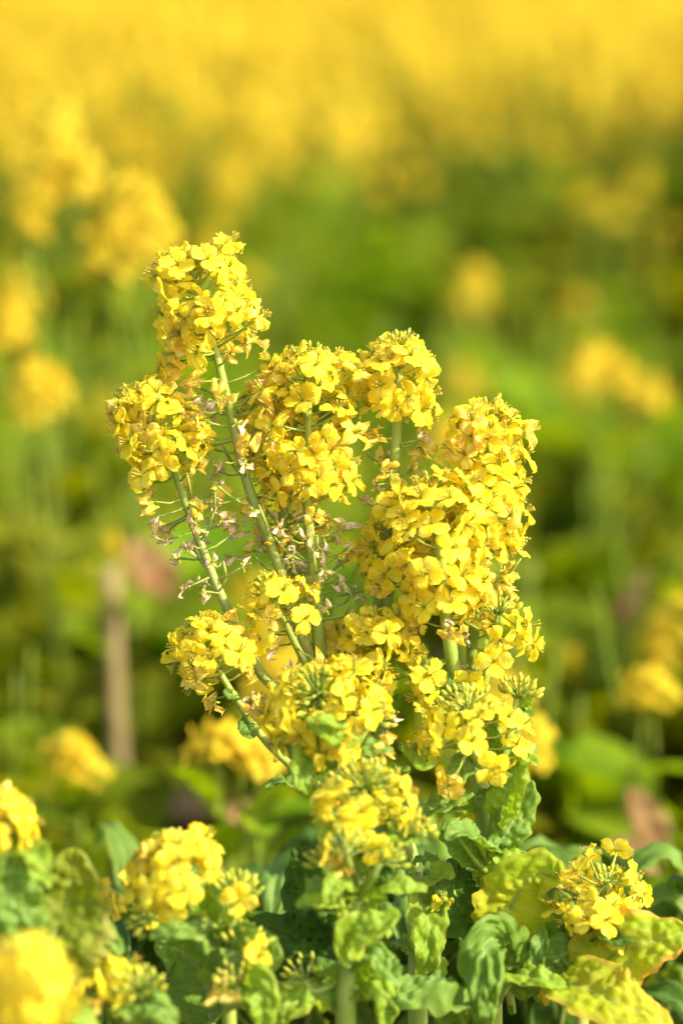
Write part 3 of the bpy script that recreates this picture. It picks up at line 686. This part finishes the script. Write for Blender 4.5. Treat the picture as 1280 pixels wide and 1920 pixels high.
bg_plant('blurred plant with two spreading yellow heads level with the sharp flower tops', [(1115, 655, 1.4, 2, 1.0), (1160, 690, 1.4, 4, 1), (1215, 725, 1.4, 4, 1.2)])
bg_plant('blurred plant with a single faint round blossom above the sharp double heads', [(890, 510, 2.1, 4, 1.2)])
bg_plant('blurred short plant with a lone oval head beside the pale thick stem', [(148, 1405, .6, 2, .9), (128, 1395, .6, 4, 1)])
bg_plant('slightly blurred plant with arching yellow head under the bent sharp stalk', [(412, 1372, .42, 2, .85), (450, 1378, .42, 4, 1), (482, 1410, .42, 4, 1)])
bg_plant('blurred plant with bright yellow head glowing between the sharp green bud heads', [(925, 1290, .55, 0, 1.2), (985, 1400, .55, 4, 1.1)])
bg_plant('blurred plant with yellow head at the border, above reddish leaves', [(1270, 1140, .9, 2, 1.1), (1235, 1210, .9, 4, 1)])
bg_plant('blurred plant with yellow head showing through behind the lower sharp stems', [(535, 1245, .6, 2, 1.2), (560, 1310, .6, 4, 1.2), (620, 1340, .6, 4, 1)])
bg_plant('soft short plant with small orange-yellow bloom over the broad olive leaf', [(190, 1680, .12, 4, .8)], leafL=.08)
bg_plant('blurred plant with loose yellow blooms above the pink withered leaf', [(1130, 1290, 1.0, 4, .9), (1180, 1330, 1.0, 4, 1), (1060, 1230, 1.0, 4, .8)], nleaf=14)
bg_plant('blurred plant with scattered pale blooms by the brown leaf', [(150, 1110, 1.4, 4, .8), (20, 1060, 1.4, 4, .7)], nleaf=14)
bg_plant('blurred plant with thick pale brown woody stem standing alone', [(212, 1010, 1.0, 4, .55)], nleaf=0, stemr=.0052)
o = [x for x in COL.objects if x.get('label', '').startswith('blurred plant with thick pale brown')][0]
mb = MB(); c0 = P(208, 1060, 1.0); g0 = P(248, 1500, 1.0); g0.z = 0
mb.tube(smooth([g0, g0.lerp(c0, .5) + Vector((-.004, 0, 0)), c0], 5), .0068, 'old_stem', 10); mb.build('woody_stem', o)
def dry(label, pts, w, nrm=(0, -.8, .6), m='dry_leaf'):
    c = path(pts); mb, rib, rr = leaf_mesh(c, w * (DIST + pts[0][2]) / DIST * W0 / 1280, nrm, m=m, wave=.2, nu=24, nv=12)
    if m == 'dry_leaf': mb.vein = {}; mb.edge = {}
    o = mb.build('withered_leaf'); o['label'] = label; o['category'] = 'leaf'
dry('blurred orange-brown withered leaf hanging behind the left sharp spike', [(330, 1120, .9), (275, 1060, .9), (245, 1010, .9)], 85)
dry('blurred pink withered leaf above the sharp domed head', [(1240, 1620, .6), (1215, 1545, .6), (1180, 1480, .6)], 66)
dry('blurred orange withered leaf tip beside the domed head', [(1235, 1640, .36), (1185, 1600, .36), (1140, 1580, .36)], 45)
dry('blurred grey-brown narrow withered leaf standing upright', [(1170, 1210, 1.0), (1185, 1140, 1.0), (1210, 1070, 1.0)], 45)
dry('blurred brown withered leaf low between the budding heads', [(520, 1560, .6), (470, 1535, .58), (400, 1520, .58)], 50)

# leafy plants low between and behind the sharp ones
def rosette(label, px, d, n, H, Lr, mats, seed, wpx=110, up=1.0):
    random.seed(seed); b = P(px, 1500, d); t = thing('rapeseed_plant', label, 'leafy plant', (b.x, b.y, 0))
    mb = MB(); mb.tube([Vector((b.x, b.y, 0)), Vector((b.x, b.y, H * .55))], [.007, .004], 'stem', 8); mb.build('stem', t)
    for k in range(n):
        az = k * 2.4 + rnd(-.3, .3); dv = Vector((math.cos(az), math.sin(az), 0)); z0 = H * rnd(.1, .5); L = Lr * rnd(.7, 1.1); h = H * rnd(.75, 1.05)
        c = [Vector((b.x, b.y, z0)), Vector((b.x, b.y, z0)) + dv * L * .35 + Vector((0, 0, (h - z0) * .7)), Vector((b.x, b.y, h)) + dv * L * .75, Vector((b.x, b.y, h - L * rnd(.1, .35))) + dv * L]
        mb, rib, rr = leaf_mesh(c, wpx * rnd(.8, 1.15) * W0 / 1280, (dv * -.25 + Vector((0, -.1, 1))), m=random.choice(mats), bump=.0034, wave=.12, nu=44, nv=22, yel=.12)
        o = mb.build('leaf', t); m2 = MB(); m2.tube(rib, rr, 'stem', 5); m2.build('midrib', o)
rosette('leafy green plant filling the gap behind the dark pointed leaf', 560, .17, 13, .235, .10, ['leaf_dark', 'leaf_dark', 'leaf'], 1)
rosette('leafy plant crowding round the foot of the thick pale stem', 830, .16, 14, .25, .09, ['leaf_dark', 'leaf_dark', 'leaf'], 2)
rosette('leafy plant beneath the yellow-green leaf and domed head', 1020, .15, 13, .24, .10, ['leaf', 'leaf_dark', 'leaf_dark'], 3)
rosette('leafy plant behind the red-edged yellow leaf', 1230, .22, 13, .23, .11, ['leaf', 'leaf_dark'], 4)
rosette('soft leafy plant behind the leaning yellow head', 330, .17, 14, .235, .11, ['leaf', 'leaf_dark'], 5)
rosette('soft leafy plant behind the olive leaf', 110, .12, 13, .215, .10, ['leaf', 'leaf_dark'], 6)
rosette('leafy plant between the front stem and the pale bud clusters', 690, .16, 12, .23, .10, ['leaf', 'leaf_dark'], 8)
random.seed(55)
def gx(px, dist):  # lateral place of a pixel column at a distance from the camera
    return (px - 640) / 1280 * SENS / FOC * dist
def at_dist(dist): return CAM.y + dist
import sys
# edge of the dense tall field as distance from the camera, by pixel column
def edge(px):
    xs = [-800, 0, 250, 500, 600, 680, 800, 1000, 1280, 2000]; ds = [4.3, 4.9, 4.9, 4.5, 4.7, 6.0, 5.6, 5.7, 5.3, 4.9]
    return float(np.interp(px, xs, ds))
spots = []
cell = .20
for iy in range(-2, 108):
    for ix in range(-72, 73):
        x = (ix + rnd(-.45, .45)) * cell; y = (iy + rnd(-.45, .45)) * cell; dist = y - CAM.y
        if dist < 2.35: continue
        px = x / (SENS / FOC * dist) * 1280 + 640
        if abs(px - 640) > 640 + 700 * 1.6: continue
        spots.append((dist, px, x, y))
spots.sort()
ind = 0; far = []
for dist, px, x, y in spots:
    e = edge(px); inview = -150 < px < 1430
    if dist > e: kind = 'tall' if dist > e + .5 or random.random() < .6 else 'mid'
    else:
        kind = 'mid' if random.random() < (.35 if e - dist < .8 else .05 if e - dist < 1.4 else .0) else 'low'
        if dist < 2.9 and 300 < px < 900: kind = 'low'
    if inview and ind < 260 and dist < 9:
        ind += 1
        side = 'left of the sharp spikes' if px < 300 else 'behind the sharp spikes' if px < 800 else 'right of the sharp spikes'
        if kind == 'tall' and dist < e + .8: lab, grp = 'tall blurred rapeseed plant at near edge of yellow field, ' + side, 'field edge plants ' + side
        elif kind == 'tall': lab, grp = 'tall blurred rapeseed plant deep in yellow field, ' + side, 'deep field plants ' + side
        elif kind == 'mid': lab, grp = 'half-height blurred rapeseed plant with small scattered blooms, ' + side, 'half-height plants ' + side
        else: lab, grp = 'low leafy blurred rapeseed plant, nearly all green, ' + side, 'low leafy plants ' + side
        place(kind, x, y, lab, grp, rnd(.85, 1.08), None if kind != 'low' else random.choice((0, 0, 0, 0, 1)))
    else: far.append((kind, x, y))
print('individual', ind, 'far', len(far))
# the rest of the field, past counting: one mass
def far_field(lst):
    protos = {}
    for kind, L in (('tall', TALL), ('low', LOW), ('mid', MID)):
        protos[kind] = []
        for s_, f_, h_ in L[:3]:
            mb = MB()
            b = 0
            for p, k in h_:
                for i in range(16):
                    az = i * 2.4; f = i / 16; rr = .024 * min(1, (f * .05 + .006) / .02)
                    q = p + Vector((math.cos(az) * rr, math.sin(az) * rr, -f * .06 + .01)); quad_flower(mb, q, Vector((math.cos(az), math.sin(az), .6)).normalized(), .010, 'far_petal')
            b = len(mb.v); mb.v += f_.v; mb.f += [tuple(b + i for i in f) for f in f_.f]; mb.m += [mb.mi('far_leaf')] * len(f_.f)
            b = len(mb.v); mb.v += s_.v; fs = [f for f in s_.f if len(f) == 4]; mb.f += [tuple(b + i for i in f) for f in fs]; mb.m += [mb.mi('far_stem')] * len(fs)
            for m in ('far_petal', 'far_leaf', 'far_stem'): mb.mi(m)
            V = np.array([tuple(v) for v in mb.v]); Fc = np.array([f for f in mb.f]); names = mb.mats
            order = ['far_petal', 'far_leaf', 'far_stem']; mm = np.array([order.index(names[i]) for i in mb.m])
            protos[kind].append((V, Fc, mm))
    Vs, Fs, Ms = [], [], []; base = 0
    for kind, x, y in lst:
        V, Fc, mm = random.choice(protos[kind]); a = rnd(0, 6.28); c, s_ = math.cos(a), math.sin(a); k = rnd(.85, 1.1)
        Vn = np.empty_like(V); Vn[:, 0] = (V[:, 0] * c - V[:, 1] * s_) * k + x; Vn[:, 1] = (V[:, 0] * s_ + V[:, 1] * c) * k + y; Vn[:, 2] = V[:, 2] * k
        Vs.append(Vn); Fs.append(Fc + base); Ms.append(mm); base += len(V)
    V = np.concatenate(Vs); Fc = np.concatenate(Fs); mm = np.concatenate(Ms)
    me = bpy.data.meshes.new('rapeseed_field'); me.vertices.add(len(V)); me.vertices.foreach_set('co', V.ravel().astype(np.float32))
    me.loops.add(Fc.size); me.loops.foreach_set('vertex_index', Fc.ravel().astype(np.int32))
    me.polygons.add(len(Fc)); me.polygons.foreach_set('loop_start', np.arange(0, Fc.size, 4, dtype=np.int32))
    for m in ('far_petal', 'far_leaf', 'far_stem'): me.materials.append(M[m])
    me.polygons.foreach_set('material_index', mm.astype(np.int32)); me.update(calc_edges=True); me.validate()
    print('far faces', len(Fc)); return me
o = link('rapeseed_field', far_field(far)); o['kind'] = 'stuff'; o['label'] = 'dense yellow mass of the far rapeseed field'; o['category'] = 'field'

# ================================================================== ground
def ground():
    mb = MB(); n = 61
    xs = [math.copysign(abs(t) ** 3 * 400 + abs(t) * 6, t) for t in np.linspace(-1, 1, n)]
    mb.mats.append('soil')
    mb.grid(lambda i, j: Vector((xs[i], xs[j] + 2, -.012 + .012 * noise.noise(Vector((xs[i], xs[j], 0)) * 2.2))), n, n, 'soil')
    return mb
M['soil'] = mat('soil', (0.05, 0.035, 0.02), 0.9, c2=(0.12, 0.085, 0.05), scale=6, bump=1.0, bscale=60)
o = ground().build('ground'); o['kind'] = 'structure'; o['label'] = 'dark brown field soil'; o['category'] = 'ground'
